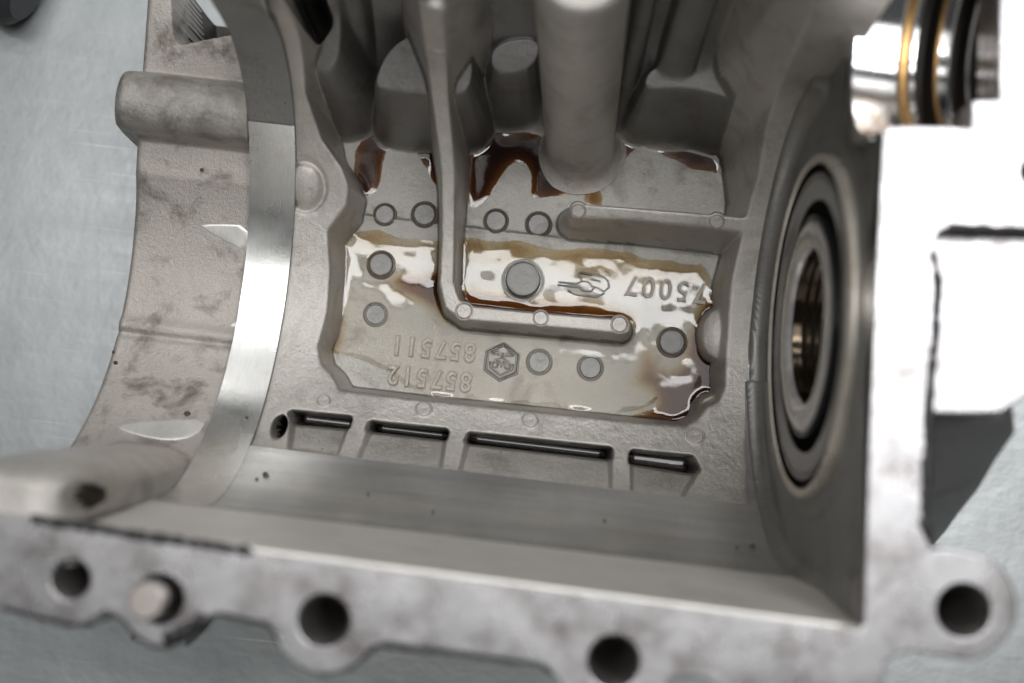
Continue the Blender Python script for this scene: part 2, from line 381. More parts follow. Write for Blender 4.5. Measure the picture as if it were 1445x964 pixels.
# ragged casting hole in the rim top left
c = P(455, 22, -8.2); ang = np.arctan2(Y-c[1], X-c[0]); dd = np.hypot((X-c[0])*1.15, (Y-c[1])*0.62)-0.62-0.06*np.sin(ang*3)-0.05*np.sin(7*ang+1)
h = np.where(dd < 0, np.minimum(h, -11.5), h); lab = np.where((dd < 0), 8, lab)
up_ = sst((h+12.9)/.15); h = blur(h, 1.1)+(0.003+0.010*up_)*n2+(0.003+.008*up_)*vnoise(X, Y, 0.16, 5)
co = np.stack([X, Y, h], -1).reshape(-1, 3)
gx, gy = np.gradient(h, STEP); nr = np.stack([-gx, -gy, np.ones_like(h)], -1); nr /= np.linalg.norm(nr, axis=-1, keepdims=True); nr = nr.reshape(-1, 3)
Q = grid_idx(*h.shape); LQ = lab[:-1, :-1]
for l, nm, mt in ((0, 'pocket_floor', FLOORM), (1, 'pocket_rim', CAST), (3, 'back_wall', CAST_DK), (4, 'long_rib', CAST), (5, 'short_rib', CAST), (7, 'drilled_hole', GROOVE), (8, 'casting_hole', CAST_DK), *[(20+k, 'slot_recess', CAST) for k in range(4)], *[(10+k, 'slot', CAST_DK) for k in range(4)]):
    q = Q[LQ == l]
    if len(q): link(nm, submesh(nm, co, q, nr), mt, root)

# --- oil on the pocket floor: thickness field, meniscus against every wall
floorish = sst((-12.9-h)/0.08)
OP = {'film': [(470, 326), (520, 322), (560, 330), (615, 330), (700, 338), (790, 346), (880, 354), (1030, 372), (1030, 600), (470, 556)]}
PUD = [
 ('dark brown motor oil pool behind the long rib, beside the round-headed stud', 0.20, [(645, 404), (700, 411), (760, 420), (820, 424), (880, 434), (905, 446), (905, 462), (640, 448)]),
 ('brown motor oil puddle between the ring-edged pin and the long rib', 0.20, [(545, 398), (566, 386), (590, 388), (622, 378), (640, 380), (640, 460), (618, 436), (596, 428), (560, 412)]),
 ('thin amber oil streak down the left wall of the pocket', 0.16, [(440, 396), (478, 392), (484, 440), (482, 478), (476, 497), (462, 500), (440, 470)]),
 ('widest brown motor oil pool, in the lower right corner of the pocket', 0.16, [(900, 470), (922, 500), (930, 530), (960, 520), (975, 470), (984, 430), (1005, 418), (1040, 430), (1040, 620), (868, 606), (872, 586), (910, 580), (925, 570), (915, 548), (880, 540), (905, 525), (905, 505)]),
 ('dark oil pool at the foot of the back wall, left of the long rib', 0.24, [(500, 170), (640, 170), (640, 272), (612, 268), (596, 240), (580, 216), (560, 206), (546, 222), (542, 268), (520, 284), (490, 284)]),
 ('dark oil pool at the foot of the back wall between long rib and round post', 0.26, [(660, 180), (780, 180), (800, 250), (812, 272), (780, 286), (738, 286), (746, 246), (730, 230), (712, 246), (690, 296), (650, 304)]),
 ('thin brown oil pool at the foot of the back wall, right of the round post', 0.22, [(862, 170), (950, 170), (1050, 222), (1050, 256), (985, 250), (936, 226), (905, 212), (880, 236), (862, 236)]),
 ('small oil smear on the floor under the round post', 0.14, [(822, 262), (846, 258), (856, 288), (838, 300), (818, 286)])]
wallm = (h > -12.8).astype(float); men = blur(wallm, 4.0)
nn = vnoise(X, Y, 0.9, 11)+0.5*vnoise(X, Y, 0.42, 12)+0.12*vnoise(X, Y, 0.2, 13)
df = sdf(smooth_poly(polyF(OP['film']), 1), X, Y)+0.28*nn
T = 0.028*sst(-df/0.35); lo = np.where(T > 0, 1, 0)
T += 0.016*(nn+0.3)*sst(-df/0.3)
TOPB = sst((Y-P(740, 385, FL)[1]+0.5*vnoise(X, Y, .8, 21))/1.0)*sst((.5-df)/1.0)*1.0*sst(-df/.2)
TK = np.zeros(X.shape)
for i, (lb, tm, pts) in enumerate(PUD):
    d = sdf(smooth_poly(polyF(pts), 2), X, Y)+0.16*nn
    ti = (0.02*sst(-d/0.10)+tm*0.16*sst(-d/0.8)) if i < 4 else 0.010*sst(-d/0.3); TK = np.maximum(TK, tm*(.35*sst(-d/0.22)+.65*sst(-d/.8)) if i < 4 else tm*(.22*sst(-d/.25)+.78*sst(-d/.6)))
    lo = np.where((ti > T*0.7) & (ti > 0.004), i+2, lo); T = np.maximum(T, ti)
wet = (T > 0.004)
TT = T+np.where(wet, 1, 0)*0.12*men**1.3*sst(T/0.012)
zo = blur(h0+TT, 2.2)+0.003
thick = np.clip(0.17*TOPB+TK*3.2*(1+.4*nn)+men*0.35*sst(TK/0.05)+.02, 0, 1); thick = blur(thick, 5.0)
cz = np.stack([X, Y, zo], -1).reshape(-1, 3)
gx, gy = np.gradient(zo, STEP); no = np.stack([-gx, -gy, np.ones_like(h)], -1); no /= np.linalg.norm(no, axis=-1, keepdims=True); no = no.reshape(-1, 3)
wq = wet[:-1, :-1] & wet[1:, 1:] & (h[:-1, :-1] < zo[:-1, :-1]+0.25)
LO = lo[:-1, :-1]
q = Q[wq & (LO <= 1)]
link('oil_film', submesh('oil_film', cz, q, no, thick.ravel()), OIL, label='clear glossy oil film wetting the pocket floor around the raised numbers', category='oil', kind='stuff')
for i, (lb, tm, pts) in enumerate(PUD):
    q = Q[wq & (LO == i+2)]
    if len(q): link('oil_puddle', submesh('oil_puddle', cz, q, no, thick.ravel()), OIL, label=lb, category='oil puddle', group='oil puddles on the pocket floor')
# oil standing in the slots
for (a, b), w in zip(wins, ('leftmost', 'second from left', 'third and longest', 'rightmost')):
    c = np.array(polyC(b)); c0 = c.mean(0)
    x0, x1 = c[:, 0].min(), c[:, 0].max(); y0, y1 = c[:, 1].min(), c[:, 1].max(); bm = bmesh.new(); n = 60; rows = []
    for i in range(n+1):
        u = i/n; xx = x0+(x1-x0)*u; e = 0.12*(math.exp(-u*n/3)+math.exp(-(1-u)*n/3))
        rows.append([bm.verts.new((xx, y0-0.02+(y1-y0+0.04)*v, -12.45+e-.09*(y1-y0)*v+0.022*(2*v-1)**2+.05*(2*v-1)**12)) for v in np.linspace(0, 1, 9)])
    for r0, r1 in zip(rows, rows[1:]):
        for k in range(8): bm.faces.new((r0[k], r1[k], r1[k+1], r0[k+1])).smooth = True
    OILD = bpy.data.materials.get('dark_oil') or mk_plain('dark_oil', (0.012, 0.008, 0.004), 0.04, 0.0, 0.05, 2); OILD.node_tree.nodes['Principled BSDF'].inputs['IOR'].default_value = 1.9
    bm_link('slot_oil', bm, OILD, label='dark shiny oil standing in the '+w+' slot under the front ledge', category='oil', group='oil standing in the slots')

STAIN_SHADE = mk_plain('oil_stain_and_dark_sheen', (0.15, 0.12, 0.09), 0.3, 0.5)  # outlines paint the dark reflections on sides of wet raised marks
# --- cast pin marks, raised pins and the stud
NM = lambda px, py, z: P(px, py, z)
def pin(px, py, r_px, z, up, mat=CAST, ringd=0.05, name='ejector_mark', tilt=None):
    x, y = P(px, py, z); r = r_px*(CAMZ-z)/FPX
    prof = [(0, up*0.8), (r*0.55, up), (r*0.86, up), (r*0.95, up-0.02), (r, up-0.05), (r*1.02, -0.15)]
    o = lathe(name, prof, (0, 0, 0), (0, 0, 1), mat, root, 28); o.location = (x, y, z)
    if tilt is not None: o.rotation_euler = (tilt, 0, 0)
    g = lathe('rim_ring', [(r*1.0, -0.05), (r*1.02, up-.045), (r*1.08, up-0.03), (r*1.22, up-.05), (r*1.3, -0.09)], (0, 0, 0), (0, 0, 1), STAIN_SHADE if name == 'cast_pin' else mat, o, 28)
    return o
def on_rim(px, py): x, y = PC(px, py); return float(circ(y, R_RIM)), y
for px, py, r in ((598, 578, 11), (748, 594, 11), (981, 616, 12), (655, 439, 11), (763, 449, 10), (874, 458, 11), (816, 297, 10), (1011, 312, 10), (614, 14, 13), (617, 76, 12), (457, 566, 9)):
    z, y = on_rim(px, py); pin(px, py, r, z+0.0, 0.05, CAST, tilt=math.asin(max(-1, min(1, (AX_Y-y)/R_RIM)))*-1)
for px, py, r, up in ((543, 303, 14, .06), (599, 303, 16, .08), (700, 312, 15, .07), (760, 317, 16, .05), (538, 374, 17, .14), (530, 444, 15, .05), (761, 511, 16, .05), (833, 519, 16, .06), (948, 483, 18, .12)):
    pin(px, py, r, FL-0.0, up, CAST_DK, name='cast_pin')
st = lathe('stud', [(0, .34), (.14, .35), (.2, .33), (.34, .345), (.46, .35), (.53, .33), (.565, .27), (.58, .1), (.585, -.15)], (0, 0, 0), (0, 0, 1), CAST_DK, root, 48)
st.location = (*P(738, 396, FL), FL)
lathe('stud_collar', [(.6, .04), (.64, .06), (.70, .05), (.76, -.05)], (0, 0, 0), (0, 0, 1), FLOORM, st, 48)

# --- raised numbers and emblems, upside down as cast
def text(s, px, py, wpx, hpx, rot=0.0):
    k = (CAMZ-FL)/FPX; n = len(s); cell = wpx*k/n; x, y = P(px, py, FL)
    for i, ch in enumerate(s):
        for nm, mt, ex, off, zz in (('raised_digit', FLOORM, 0.05, 0.006, .045), ('digit_outline', STAIN_SHADE, 0.012, 0.075, .006)):
            cu = bpy.data.curves.new('t', 'FONT'); cu.body = ch; cu.size = 1; cu.align_x = 'CENTER'; cu.align_y = 'CENTER'
            cu.extrude = ex; cu.bevel_depth = 0.012 if nm[0] == 'r' else 0; cu.bevel_resolution = 1; cu.offset = off
            t = bpy.data.objects.new('t', cu); COL.objects.link(t); dg = bpy.context.evaluated_depsgraph_get(); me = bpy.data.meshes.new_from_object(t.evaluated_get(dg)); bpy.data.objects.remove(t)
            a = np.array([v.co for v in me.vertices]); mn, mx = a.min(0), a.max(0)
            sy = hpx*k/0.73; sx = cell/0.66
            me.transform(Matrix.Diagonal((sx, sy, 1, 1)) @ Matrix.Translation((-(mn[0]+mx[0])/2, -(mn[1]+mx[1])/2, 0)))
            me.materials.clear(); th_ = PI+rot; u = (i-(n-1)/2)*cell
            if nm == 'raised_digit':
                dgt = link(nm, me, mt, root); dgt.location = (x+math.cos(th_)*u, y+math.sin(th_)*u, FL+zz); dgt.rotation_euler = (0, 0, th_)
            else:
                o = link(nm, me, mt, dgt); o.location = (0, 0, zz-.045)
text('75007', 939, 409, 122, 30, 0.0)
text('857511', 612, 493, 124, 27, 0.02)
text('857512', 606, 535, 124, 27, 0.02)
def strokes(name, px, py, s, lines, r=0.028, **k):
    bm = bmesh.new()
    for l in lines: tube(bm, [(a*s, b*s, 0) for a, b in l], r)
    o = bm_link(name, bm, FLOORM, root, **k); o.location = (*P(px, py, FL), FL+0.045)
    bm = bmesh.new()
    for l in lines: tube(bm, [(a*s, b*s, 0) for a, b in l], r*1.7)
    u = bm_link('emblem_outline', bm, STAIN_SHADE, o); u.scale = (1, 1, .25); u.location = (0, 0, -.045); return o
hexa = lambda r: [(r*math.sin(PI/3*i), r*math.cos(PI/3*i)) for i in range(7)]
arc = lambda cx, cy, r, a0, a1, n=10: [(cx+r*math.cos(a0+(a1-a0)*i/n), cy+r*math.sin(a0+(a1-a0)*i/n)) for i in range(n+1)]
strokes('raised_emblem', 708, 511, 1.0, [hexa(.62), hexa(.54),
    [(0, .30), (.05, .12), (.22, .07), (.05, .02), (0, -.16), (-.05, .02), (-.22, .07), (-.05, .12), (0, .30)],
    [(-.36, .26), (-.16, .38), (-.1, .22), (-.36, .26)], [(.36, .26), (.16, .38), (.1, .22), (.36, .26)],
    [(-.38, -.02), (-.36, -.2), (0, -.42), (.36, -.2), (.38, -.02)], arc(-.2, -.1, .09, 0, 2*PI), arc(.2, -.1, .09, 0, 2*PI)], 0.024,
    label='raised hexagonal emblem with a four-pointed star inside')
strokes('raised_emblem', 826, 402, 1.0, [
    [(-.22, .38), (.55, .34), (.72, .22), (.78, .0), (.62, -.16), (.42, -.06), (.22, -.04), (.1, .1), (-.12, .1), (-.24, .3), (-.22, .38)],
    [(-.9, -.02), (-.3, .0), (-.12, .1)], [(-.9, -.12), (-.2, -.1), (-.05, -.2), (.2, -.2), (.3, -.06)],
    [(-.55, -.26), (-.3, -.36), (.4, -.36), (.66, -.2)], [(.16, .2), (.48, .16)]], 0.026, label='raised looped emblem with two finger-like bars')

# --- round post standing in the back of the pocket
x, y = P(818, 210, FL)
ptop = P(822, -46, -1.0); lean = Vector((ptop[0]-x, ptop[1]-y, 12.0))
L = lean.length
lathe('round_post', [(1.55, -0.1), (1.25, 0.1), (1.14, .45), (1.12, 1.2), (1.14, 5), (1.16, L-.35), (1.10, L-.12), (.98, L), (.6, L), (.55, L-.1), (.55, L-2), (0, L-2)], (x, y, FL), lean, CAST, root, 64, sharp=False)

# ------------------------------------------------------------ machined bore, ring, front wall
def wallx(Yv): d = np.asarray(Yv, float)-4.6; return 7.14-np.where(d < 0, 0.084, 0.03)*d
th_edge = math.asin((Y_EDGE-AX_Y)/R_BORE)         # angle from straight down
def cyl(R): return lambda U, V: (U, AX_Y+R*np.sin(V), AX_Z-R*np.cos(V))
XR0, XR1 = -9.2, -7.8
th = np.linspace(-PI/2+.02, PI/2, 240)
def ringf(U, V): return (U, AX_Y+R_BORE*np.sin(V), AX_Z-R_BORE*np.cos(V))
split = math.asin((PC(360, 172, R_BORE)[1]-AX_Y)/R_BORE)
param('bearing_ring', ringf, np.linspace(XR0, XR1, 12), np.linspace(-PI/2+.02, split, 200), RING, root)
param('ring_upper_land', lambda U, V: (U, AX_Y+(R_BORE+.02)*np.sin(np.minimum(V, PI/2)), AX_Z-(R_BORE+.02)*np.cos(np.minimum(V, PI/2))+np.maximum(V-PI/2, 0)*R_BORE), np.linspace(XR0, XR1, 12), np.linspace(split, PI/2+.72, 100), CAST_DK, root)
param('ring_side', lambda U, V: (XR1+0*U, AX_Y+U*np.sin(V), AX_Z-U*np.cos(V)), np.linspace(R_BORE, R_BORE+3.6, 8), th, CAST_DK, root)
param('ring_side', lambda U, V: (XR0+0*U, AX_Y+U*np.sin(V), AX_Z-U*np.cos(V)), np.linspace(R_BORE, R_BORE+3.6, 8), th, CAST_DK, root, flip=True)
param('bore_wall', cyl(R_BORE-.004+.02), np.linspace(XR1, 7.4, 60), np.linspace(-PI/2+.02, th_edge, 90), BORE, root)
param('bore_lip', lambda U, V: (U, AX_Y+V*math.sin(th_edge), AX_Z-V*math.cos(th_edge)), np.linspace(XR1, 6.8, 40), np.linspace(R_BORE+.015, R_BORE+.5, 3), CAST, root)
param('bore_strip', cyl(R_BORE+.028), np.linspace(6.82, 7.6, 20), np.linspace(th_edge, PI/2, 160), BORE, root)
# front wall from the crease up to the mating face
fa = P(370, 780, 0); fb = P(1212, 889, 0); fs = (fb[1]-fa[1])/(fb[0]-fa[0]); Yin = lambda x: fa[1]+fs*(x-fa[0])
ycr = AX_Y-R_BORE
def fw(U, V):                                     # V 0..1 bottom to top
    top = Yin(U)+0.02; bot = np.full_like(U, ycr)
    yy = bot+(top-bot)*V; return (U, yy-0.03*np.sin(V*PI), -5.0+4.93*V+.0*U)
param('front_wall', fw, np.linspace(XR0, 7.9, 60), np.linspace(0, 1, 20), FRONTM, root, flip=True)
bmc = bmesh.new(); tube(bmc, [(x, Yin(x)+0.02, -0.06) for x in np.linspace(-7.6, 7.6, 30)], 0.085, 10); bm_link('face_chamfer', bmc, CUTM, root)
# right wall, filleted into the bore
ysw = np.arange(-3.0, 13.6, 0.045); zs = np.arange(-12.2, -0.03, 0.045)
YW, ZW = np.meshgrid(ysw, zs, indexing='ij'); rr = np.hypot(YW-AX_Y, ZW-AX_Z); rr = np.where(ZW > AX_Z, np.abs(YW-AX_Y)*0.0+np.where(YW < AX_Y, AX_Y-YW, 0), rr)
XW = wallx(YW)-0.45*(1-np.sqrt(1-np.clip((rr-(R_BORE-.40))/.40, 0, 1)**2))*(1-sst((ZW+5.2)/1.6))
XW += 0.10*sst((np.hypot(YW-AX_Y, ZW-AX_Z)-5.1)/.25)*(YW > AX_Y-1)-0.05*sst((5.0-np.hypot(YW-AX_Y, ZW-AX_Z))/.15)
XW += 0.02*vnoise(YW, ZW, 1.6, 31)
sy_, sz_ = P(1240, 190, 0)[1], 0.0
R_SEAT = 2.75; SEATY = sy_+R_SEAT
ds = np.hypot(YW-SEATY, ZW-sz_)
dd = ds-R_SEAT; near = np.abs(dd) < 0.04
YW2 = np.where(near, SEATY+(YW-SEATY)*R_SEAT/np.maximum(ds, .1), YW); ZW2 = np.where(near, (ZW-sz_)*R_SEAT/np.maximum(ds, .1)+sz_, ZW)
qq = grid_idx(*YW.shape); keep = (ds[:-1, :-1]+ds[1:, 1:])/2 > R_SEAT-0.012
RD = 4.42; keep &= (np.hypot(YW-AX_Y, ZW-AX_Z)[:-1, :-1] > RD-0.15)
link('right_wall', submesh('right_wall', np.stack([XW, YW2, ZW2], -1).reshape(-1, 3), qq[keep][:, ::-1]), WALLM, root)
# bearing and seal
wn = Vector((1, 0.062, 0)).normalized(); bc = Vector((7.12-0.06, AX_Y, AX_Z))
brg = lathe('bearing', [(4.42, .3), (4.42, -.05), (4.36, -.10), (4.22, -.10), (4.18, -.04)], bc, wn, BEZEL, root, 128, label='large shaft bearing and seal set in the right wall')
def bp(name, prof, mat, **k): return lathe(name, prof, bc, wn, mat, brg, 128, **k)
DSTEEL = mk_plain('dark_oiled_steel', (0.26, 0.255, 0.25), 0.28, 0.7, 0.08, 3)
LSTEEL = mk_plain('bright_race_steel', (0.60, 0.59, 0.57), 0.22, 0.6, 0.08, 3)
bp('seal_groove', [(4.18, -.04), (4.16, .30), (3.98, .30), (3.96, -.02)], SEAL)
bp('bearing_shield', [(3.96, -.02), (3.88, -.03), (3.84, .02), (3.80, -.01), (3.3, .02), (3.26, .06)], DSTEEL)
bp('seal_lip', [(3.26, .06), (3.24, .55), (2.92, .55), (2.88, -.04), (2.80, -.10), (2.76, -.04)], SEAL)
bp('inner_race', [(2.76, -.04), (2.72, -.08), (2.60, -.12), (2.2, -.12), (2.06, -.06), (2.0, .06)], LSTEEL)
bp('race_bore', [(2.0, .06), (1.97, .12), *[(1.97-.05*(k % 2), .2+.12*k) for k in range(16)], (1.85, 3.2), (0, 3.2)], mk_plain('oily_dark_steel', (0.07, 0.055, 0.04), 0.14, 1.0, 0.2, 2))
# seat of polished steps, half a bore open to the top
xs0 = float(wallx(SEATY-1.5))+.0
prof = [(2.75, -.14), (2.75, 0.02), (2.68, .06), (2.68, 1.0), (2.70, 1.04)]
def seat(name, pr, mat, **k): return lathe(name, pr, (xs0, SEATY, 0), (1, 0, 0), mat, root, 96, 0, 2*PI, **k)
def half(name, pr, mat, parent=None, **k):
    U = np.array(pr); n = 96; a = np.linspace(-PI, 0, n+1); co = []
    for r, hh in pr:
        for t in a: co.append((xs0+hh, SEATY+r*math.cos(t), r*math.sin(t)))
    q = grid_idx(len(pr), n+1).reshape(-1, 4); me = raw_mesh(name, co, q)
    me.set_sharp_from_angle(angle=0.5); return link(name, me, mat, parent or root, **k)
sb = half('polished_seat', [(2.90, -.10), (2.76, -.02), (2.70, .06), (2.70, 1.12), (2.66, 1.16)], POL, label='polished half-round seat with two dark oil grooves')
half('amber_band', [(2.66, 1.16), (2.63, 1.2), (2.63, 1.34), (2.60, 1.38)], AMBER, sb)
half('seat_land', [(2.60, 1.38), (2.56, 1.42), (2.56, 1.52)], POL, sb)
half('oil_groove', [(2.56, 1.52), (3.2, 1.56), (3.2, 1.92), (2.5, 1.96)], GROOVE, sb)
half('amber_band', [(2.5, 1.96), (2.47, 1.98), (2.47, 2.06)], AMBER, sb)
half('seat_land', [(2.47, 2.06), (2.46, 2.28), (2.42, 2.32)], POL, sb)
half('oil_groove', [(2.42, 2.32), (3.0, 2.36), (3.0, 2.66), (2.35, 2.70)], GROOVE, sb)
half('seat_land', [(2.35, 2.70), (2.3, 2.74), (2.3, 4.6)], POL, sb)

# ------------------------------------------------------------ mating flange (L-shaped, with lugs)
def Z(pts, z=0.0): return [P(a, b, z) for a, b in pts]
inner_top = 1246
out = [(-260, 700), (40, 728), (200, 756), (370, 780), (700, 823), (1000, 862), (1212, 889), (1219, 880), (1226, 640), (1236, 400), (1246, 186), (1252, 178), (1300, 178), (1371, 180), (1372, 142), (1410, 140), (1412, -120), (1640, -120), (1640, 322),
       (1338, 322), (1324, 330), (1320, 345), (1318, 480), (1308, 660), (1304, 740), (1314, 776), (1338, 774)]
def arcpx(cx, cy, r, a0, a1, n=14): return [(cx+r*math.cos(math.radians(a0+(a1-a0)*i/n)), cy+r*math.sin(math.radians(a0+(a1-a0)*i/n))) for i in range(n+1)]
out += arcpx(1360, 856, 76, -80, 88, 16)
out += [(1300, 920), (1268, 922), (1250, 936), (1244, 980), (1230, 1000), (1060, 984), (1010, 968), (990, 956), (955, 956)]
out += arcpx(866, 940, 82, 12, 165, 12)
out += [(775, 945), (760, 936), (640, 920), (548, 908), (530, 912)]
out += arcpx(458, 878, 74, 30, 150, 12)
out += [(386, 890), (378, 880), (316, 866), (300, 868), (262, 900), (240, 912), (215, 912), (190, 896), (172, 874), (158, 866)]
out += arcpx(104, 826, 56, 42, 118, 8)
out += [(60, 872), (0, 856), (-260, 816)]
holes = [(100, 818, 27), (457, 876, 36), (866, 934, 36), (1360, 862, 37), (1462, 243, 22)]
hol = [circle_pts(P(a, b, 0), r*CAMZ/FPX) for a, b, r in holes]
hol.append(circle_pts(P(224, 846, 0), 34*CAMZ/FPX))
fl = curve_plate('mating_flange', [Z(out)]+hol, -1.3, 0.0, 0.045, FACE, root)
# lower lip of the bolt lug, a step below the face
for a, b, r in holes:
    c = P(a, b, 0); R = r*CAMZ/FPX+.004; pr = [(R+.05, -.12)]
    z = -0.16
    while z > -2.6: q = R*(1+.11*z); pr += [(q, z), (q-.05, z-.05), (q, z-.10)]; z -= 0.10
    pr += [(R*.68, z), (0, z-.35)]
    lathe('bolt_hole', pr, (c[0], c[1], 0), (0, 0, 1), HOLEM, root, 40)
# bolt
c = P(224, 846, 0); lathe('counterbore', [(34*CAMZ/FPX+.01, -.05), (34*CAMZ/FPX+.005, -.9), (0, -.92)], (c[0], c[1], 0), (0, 0, 1), GROOVE, root, 40)
c = P(222, 843, 0); hb = lathe('bolt', [(.41, .60), (.41, .78), (.385, .84), (.35, .86), (0, .86)], (c[0], c[1], 0), (0, 0, 1), BOLT, root, 48, label='worn steel bolt end standing proud of the front flange')
lathe('bolt_shank', [(.38, -.85), (.38, .1), (.395, .12), (.395, .60)], (c[0], c[1], 0), (0, 0, 1), GROOVE, hb, 48)
# black sealant squeezed along the flange edge, plus one shade patch by the bolt
def bead(name, pts, z, w, mat, seed, **k):
    r = random.Random(seed); bm = bmesh.new(); q = []
    for i in range(len(pts)-1):
        a = P(*pts[i], z); b = P(*pts[i+1], z); n = max(2, int(math.hypot(a[0]-b[0], a[1]-b[1])/.12))
        q += [(a[0]+(b[0]-a[0])*j/n, a[1]+(b[1]-a[1])*j/n) for j in range(n)]
    rings = []
    for i, p in enumerate(q):
        d = Vector((q[min(i+1, len(q)-1)][0]-q[max(i-1, 0)][0], q[min(i+1, len(q)-1)][1]-q[max(i-1, 0)][1], 0)).normalized(); s = Vector((-d.y, d.x, 0))
        ww = w*r.uniform(.55, 1.35)*(0.3 if i in (0, len(q)-1) else 1); c = Vector((p[0], p[1], z-.02))+s*r.uniform(-.3, .3)*w*.5
        rings.append([bm.verts.new(c+s*math.cos(t)*ww+Vector((0, 0, 1))*math.sin(t)*ww*.5) for t in np.linspace(0, 2*PI, 9)[:-1]])
    for a, b in zip(rings, rings[1:]):
        for k_ in range(8): bm.faces.new((a[k_], a[(k_+1) % 8], b[(k_+1) % 8], b[k_])).smooth = True
    return bm_link(name, bm, mat, root, **k)
bead('sealant_and_shade_bead', [(42, 728), (54, 734), (120, 744), (200, 757), (290, 769), (368, 781)], 0.03, 0.10, BLACK, 1)
bead('sealant_and_shade_bead', [(1326, 326), (1345, 319), (1400, 322), (1500, 323)], 0.03, 0.08, BLACK, 2)
bead('sealant_and_shade_bead', [(1316, 350), (1325, 400), (1320, 480), (1312, 560), (1308, 660), (1304, 740), (1318, 772)], 0.03, 0.10, BLACK, 3)
bead('sealant_and_shade_bead', [(1266, 793), (1278, 794)], 0.02, 0.10, BLACK, 5)
bead('sealant_and_shade_bead', [(1305, 745), (1308, 768), (1322, 774)], -0.1, 0.14, BLACK, 6)
bead('sealant_and_shade_bead', [(530, 908), (640, 918), (760, 935), (790, 958)], -0.12, 0.06, BLACK, 7)
bead('sealant_and_shade_bead', [(300, 866), (268, 892), (238, 912), (195, 900)], -0.12, 0.09, BLACK, 8)
bead('sealant_and_shade_bead', [(0, 857), (60, 873), (110, 884)], -0.12, 0.05, BLACK, 9)
low = [(0, 858), (60, 874), (90, 882), (125, 882), (158, 868), (173, 876), (192, 898), (216, 913), (240, 912), (264, 900), (300, 869), (316, 868), (378, 882), (388, 896), (404, 924), (430, 945), (458, 952), (495, 944), (522, 920), (534, 911), (640, 922), (760, 938), (778, 948)]
bead('sealant_and_shade_bead', [(226, 902), (246, 900), (268, 884), (306, 864)], -.03, 0.20, BLACK, 14)  # black strip put in for the shaded recess wall beside the bolt
bead('sealant_and_shade_bead', low, -.02, 0.045, BLACK, 12)
# bay on the right: pale plate a step below, dark web under it
curve_plate('bay_plate', [Z([(1310, 318), (1640, 318), (1640, 540), (1445, 560), (1412, 583), (1306, 583)], -.55)], -1.0, -.55, .04, FACE, root)
web_unused = Z([(1290, 560), (1460, 540), (1440, 592), (1410, 640), (1380, 690), (1345, 738), (1322, 760), (1290, 770)], -2.2)
edge = [(582, 1430), (610, 1432), (650, 1404), (690, 1380), (725, 1352), (750, 1334), (768, 1318)]
bm = bmesh.new(); rows = []
for k, (py, pr) in enumerate(edge):
    zz = -1.1-8.0*k/(len(edge)-1); rows.append([bm.verts.new((*P(1298+(pr-1298)*u, py, zz-.5*u*u), zz-.5*u*u)) for u in np.linspace(0, 1, 9)])
for a, b in zip(rows, rows[1:]):
    for i in range(8): bm.faces.new((a[i], a[i+1], b[i+1], b[i])).smooth = True
ext = bmesh.ops.extrude_face_region(bm, geom=bm.faces[:]); vs = [v for v in ext['geom'] if isinstance(v, bmesh.types.BMVert)]
bmesh.ops.translate(bm, verts=vs, vec=(0, .7, -.6))
bm_link('bay_web', bm, CAST_DK, root)
bead('sealant_and_shade_bead', [(1312, 583), (1412, 586)], -.55, 0.06, BLACK, 10)

# outer skirt below the flange, down to the bench
def wallbox(name, x0, x1, y0, y1, z0, z1, mat):
    bm = bmesh.new(); bmesh.ops.create_cube(bm, size=1, matrix=Matrix.Translation(((x0+x1)/2, (y0+y1)/2, (z0+z1)/2)) @ Matrix.Diagonal((x1-x0, y1-y0, z1-z0, 1)))
    bmesh.ops.bevel(bm, geom=bm.edges[:], offset=.15, segments=3, profile=.5, affect='EDGES'); return bm_link(name, bm, mat, root)
wallbox('outer_wall', -9.4, 8.4, ycr-1.25, ycr-.75, -15.4, -1.35, CAST)
wallbox('outer_wall', 7.95, 8.4, ycr-.7, 7.2, -15.4, -1.35, CAST)
for a, b, r in holes[:4]:
    c = P(a, b, 0); lathe('bolt_boss', [(r*CAMZ/FPX+.42, -1.2), (r*CAMZ/FPX+.40, -4.5), (.3, -5.2), (0, -5.3)], (c[0], c[1], 0), (0, 0, 1), CAST, root, 40)

# ------------------------------------------------------------ left saddle and lug (height field)
xs = np.arange(-15.5, XR0+.03, .045); ys = np.arange(-3.2, 14, .045); X2, Y2 = np.meshgrid(xs, ys, indexing='ij')
R_S = 6.72
z = circ(Y2, R_S); yflat = P(200, 215, -10.6)[1]
flat = -10.75+0.25*(Y2-yflat); z = np.where(Y2 > AX_Y, np.minimum(z, flat), z)
m1 = vnoise(X2, Y2, 1.4, 41); m2 = vnoise(X2, Y2, .5, 42)
# along-X crease ridge low on the saddle
yc_ = P(240, 470, -11.4)[1]; z = z+.10*np.exp(-((Y2-yc_-.15)/.22)**2)-.10*np.exp(-((Y2-yc_+.16)/.10)**2)
xl = -13.05+0.05*m1+0.0*Y2
edge = xl-X2
z2 = z-0.25*sst((edge+.25)/.25)
# cylindrical boss across the top
yb = P(210, 142, -9.7)[1]; zb = -10.0+np.sqrt(np.maximum(.95**2-(Y2-yb)**2, 0))*.85; zb = np.where(np.abs(Y2-yb) < .95, zb, -30)
endr = np.maximum(-13.4-X2+.35, 0); zb = zb-np.where(endr > 0, endr**2*2.5, 0)
z3 = np.where(edge > 0, -15.8, z2)
z3 = np.where(X2 > -13.45, np.maximum(z3, zb), z3)
# dark opening at the top beside the ring
dh = sdf(Z([(250, -60), (257, 20), (256, 56), (262, 66), (292, 60), (400, 44), (400, -60)], -10.4), X2, Y2)
z3 = np.where(dh < 0, np.minimum(z3, -14.6), z3)
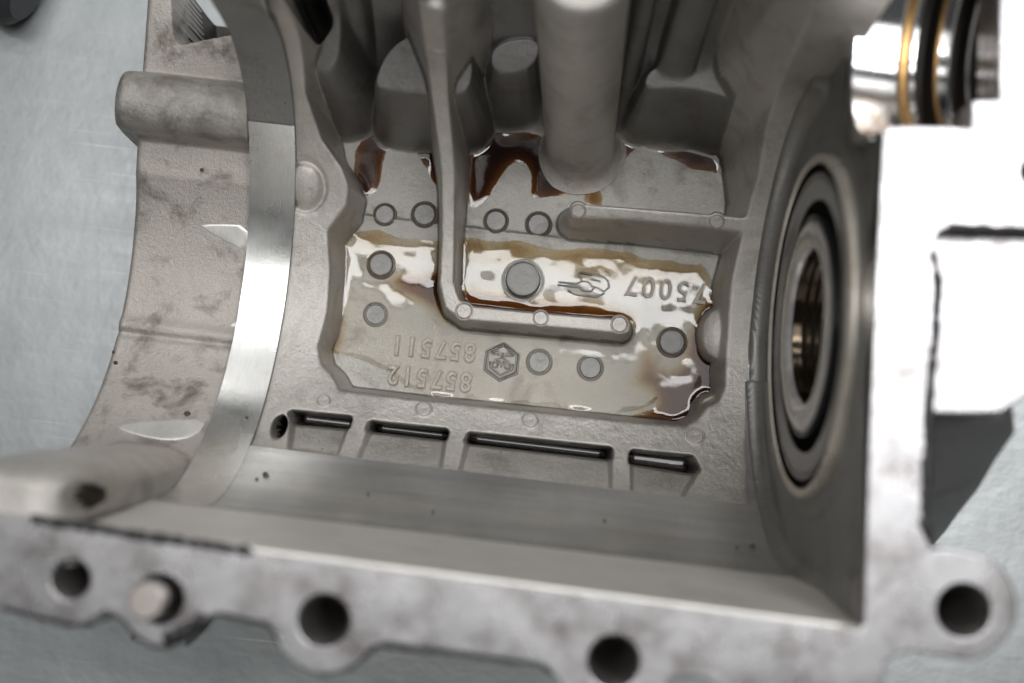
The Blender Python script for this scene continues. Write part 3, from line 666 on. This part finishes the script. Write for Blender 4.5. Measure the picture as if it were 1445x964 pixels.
# lug by the front flange
lx1 = -9.35; ly1 = -0.95
dx = np.maximum(X2-(lx1-1.15), 0)/1.15; dy = np.maximum(Y2-(ly1-.75), 0)/.75; dl = np.maximum((-11.15-X2), 0)/.9
q_ = np.clip(dx**2.2+dy**2+dl**2, 0, 50)
zl = -0.30-1.9*(1-np.sqrt(np.maximum(1-np.minimum(q_, 1), 0)))-np.maximum(q_-1, 0)*7
zl = np.where((X2 < -11.2), np.maximum(zl, -9.0*0+zl), zl)
zlug = zl
z3 = np.maximum(z3, zlug)
z3 = np.where((X2 < -11.15-.9) & (Y2 < ly1-.1), np.minimum(z3, -15.8), z3)
# hole in the end of the lug
hc = P(112, 702, -1.0); dd = np.hypot((X2-hc[0])*1.9, (Y2-hc[1])*1.15); z3 = np.where(dd < .36, z3-1.0*sst((.36-dd)/.08), z3); LH = dd < .345
z3 = np.where(Y2 < Yin(X2)+.02, np.minimum(z3, -.2), z3)
z3 = blur(z3, 1.0)+.01*m2+.015*m1
z3[-1, :] = np.minimum(z3[-1, :], circ(Y2[-1, :], R_S+.5))
z3[-1, Y2[-1] > AX_Y+3] = -15.65
co2 = np.stack([X2, Y2, z3], -1).reshape(-1, 3); q2 = grid_idx(*X2.shape)
cut = (z3[:-1, :-1] > -15.7)
isl = (zlug >= z3-.35)[:-1, :-1] & (Y2 < 0)[:-1, :-1]; lh = LH[:-1, :-1]
isb = (zb >= z3-.12)[:-1, :-1]
drk = (dh < 0.02)[:-1, :-1]
link('shade_black_recess', submesh('shade_black_recess', co2, q2[cut & drk]), GROOVE, root)  # black colour stands in for the shadow inside the opening
link('saddle', submesh('saddle', co2, q2[cut & ~isl & ~isb & ~lh & ~drk]), CAST_WARM, root)
link('saddle_boss', submesh('saddle_boss', co2, q2[cut & isb & ~isl]), GRIMY, root)
link('corner_lug', submesh('corner_lug', co2, q2[cut & isl & ~lh]), CAST, root)
link('lug_hole', submesh('lug_hole', co2, q2[cut & lh]), GROOVE, root)
# bright cuts where the boring tool touched the saddle
def patch(pts, R, mat=None, name='tool_cut', dz=.02):
    pw = [PC(a, b, R) for a, b in pts]; pw = smooth_poly(pw, 1); bm = bmesh.new()
    c = np.mean(pw, 0); n = 6; rings = []
    for k in range(n+1):
        s = k/n; ring = []
        for p in pw:
            xx, yy = c[0]+(p[0]-c[0])*s, c[1]+(p[1]-c[1])*s
            ring.append(bm.verts.new((xx, yy, float(circ(yy, R))+dz-.05*(k == n)-.01*s)))
        rings.append(ring)
    for a, b in zip(rings[1:], rings[2:]):
        for i in range(len(a)): bm.faces.new((a[i], a[(i+1) % len(a)], b[(i+1) % len(a)], b[i])).smooth = True
    bm.faces.new(rings[1]); return bm_link(name, bm, CUTM, root)
patch([(274, 316), (300, 314), (356, 316), (356, 362), (325, 345), (292, 328)], R_S)
patch([(318, 462), (328, 453), (345, 450), (345, 480), (330, 472)], R_S)
patch([(155, 603), (175, 597), (230, 591), (300, 590), (282, 618), (240, 625), (190, 616)], R_S)
# crumbs of dirt and pores
def crumb(px, py, z, r, seed):
    rr = random.Random(seed); bm = bmesh.new(); bmesh.ops.create_icosphere(bm, subdivisions=2, radius=r)
    for v in bm.verts: v.co *= rr.uniform(.6, 1.25); v.co.z *= .5
    for f in bm.faces: f.smooth = True
    o = bm_link('dirt_speck', bm, DROSS, root); o.location = (*P(px, py, z), z)
def zat(px, py, R): y = PC(px, py, R)[1]; return float(circ(y, R))
for i, (px, py, R, r) in enumerate([(375, 671, R_BORE, .09), (362, 676, R_BORE, .05), (264, 584, R_S, .10), (520, 697, R_BORE, .035), (611, 722, R_BORE, .04), (1062, 772, R_BORE, .08), (1040, 772, R_BORE, .04), (853, 735, R_BORE, .05), (222, 34, R_S, .08), (245, 40, R_S, .1), (230, 68, R_S, .09), (176, 658, R_BORE, .06), (226, 642, R_BORE, .06), (163, 512, R_S, .07), (160, 497, R_S, .05), (285, 240, R_S, .06), (348, 590, R_BORE, .05)]):
    zz = zat(px, py, R) if py > 100 else -10.3
    crumb(px, py, zz+.02, r, i)
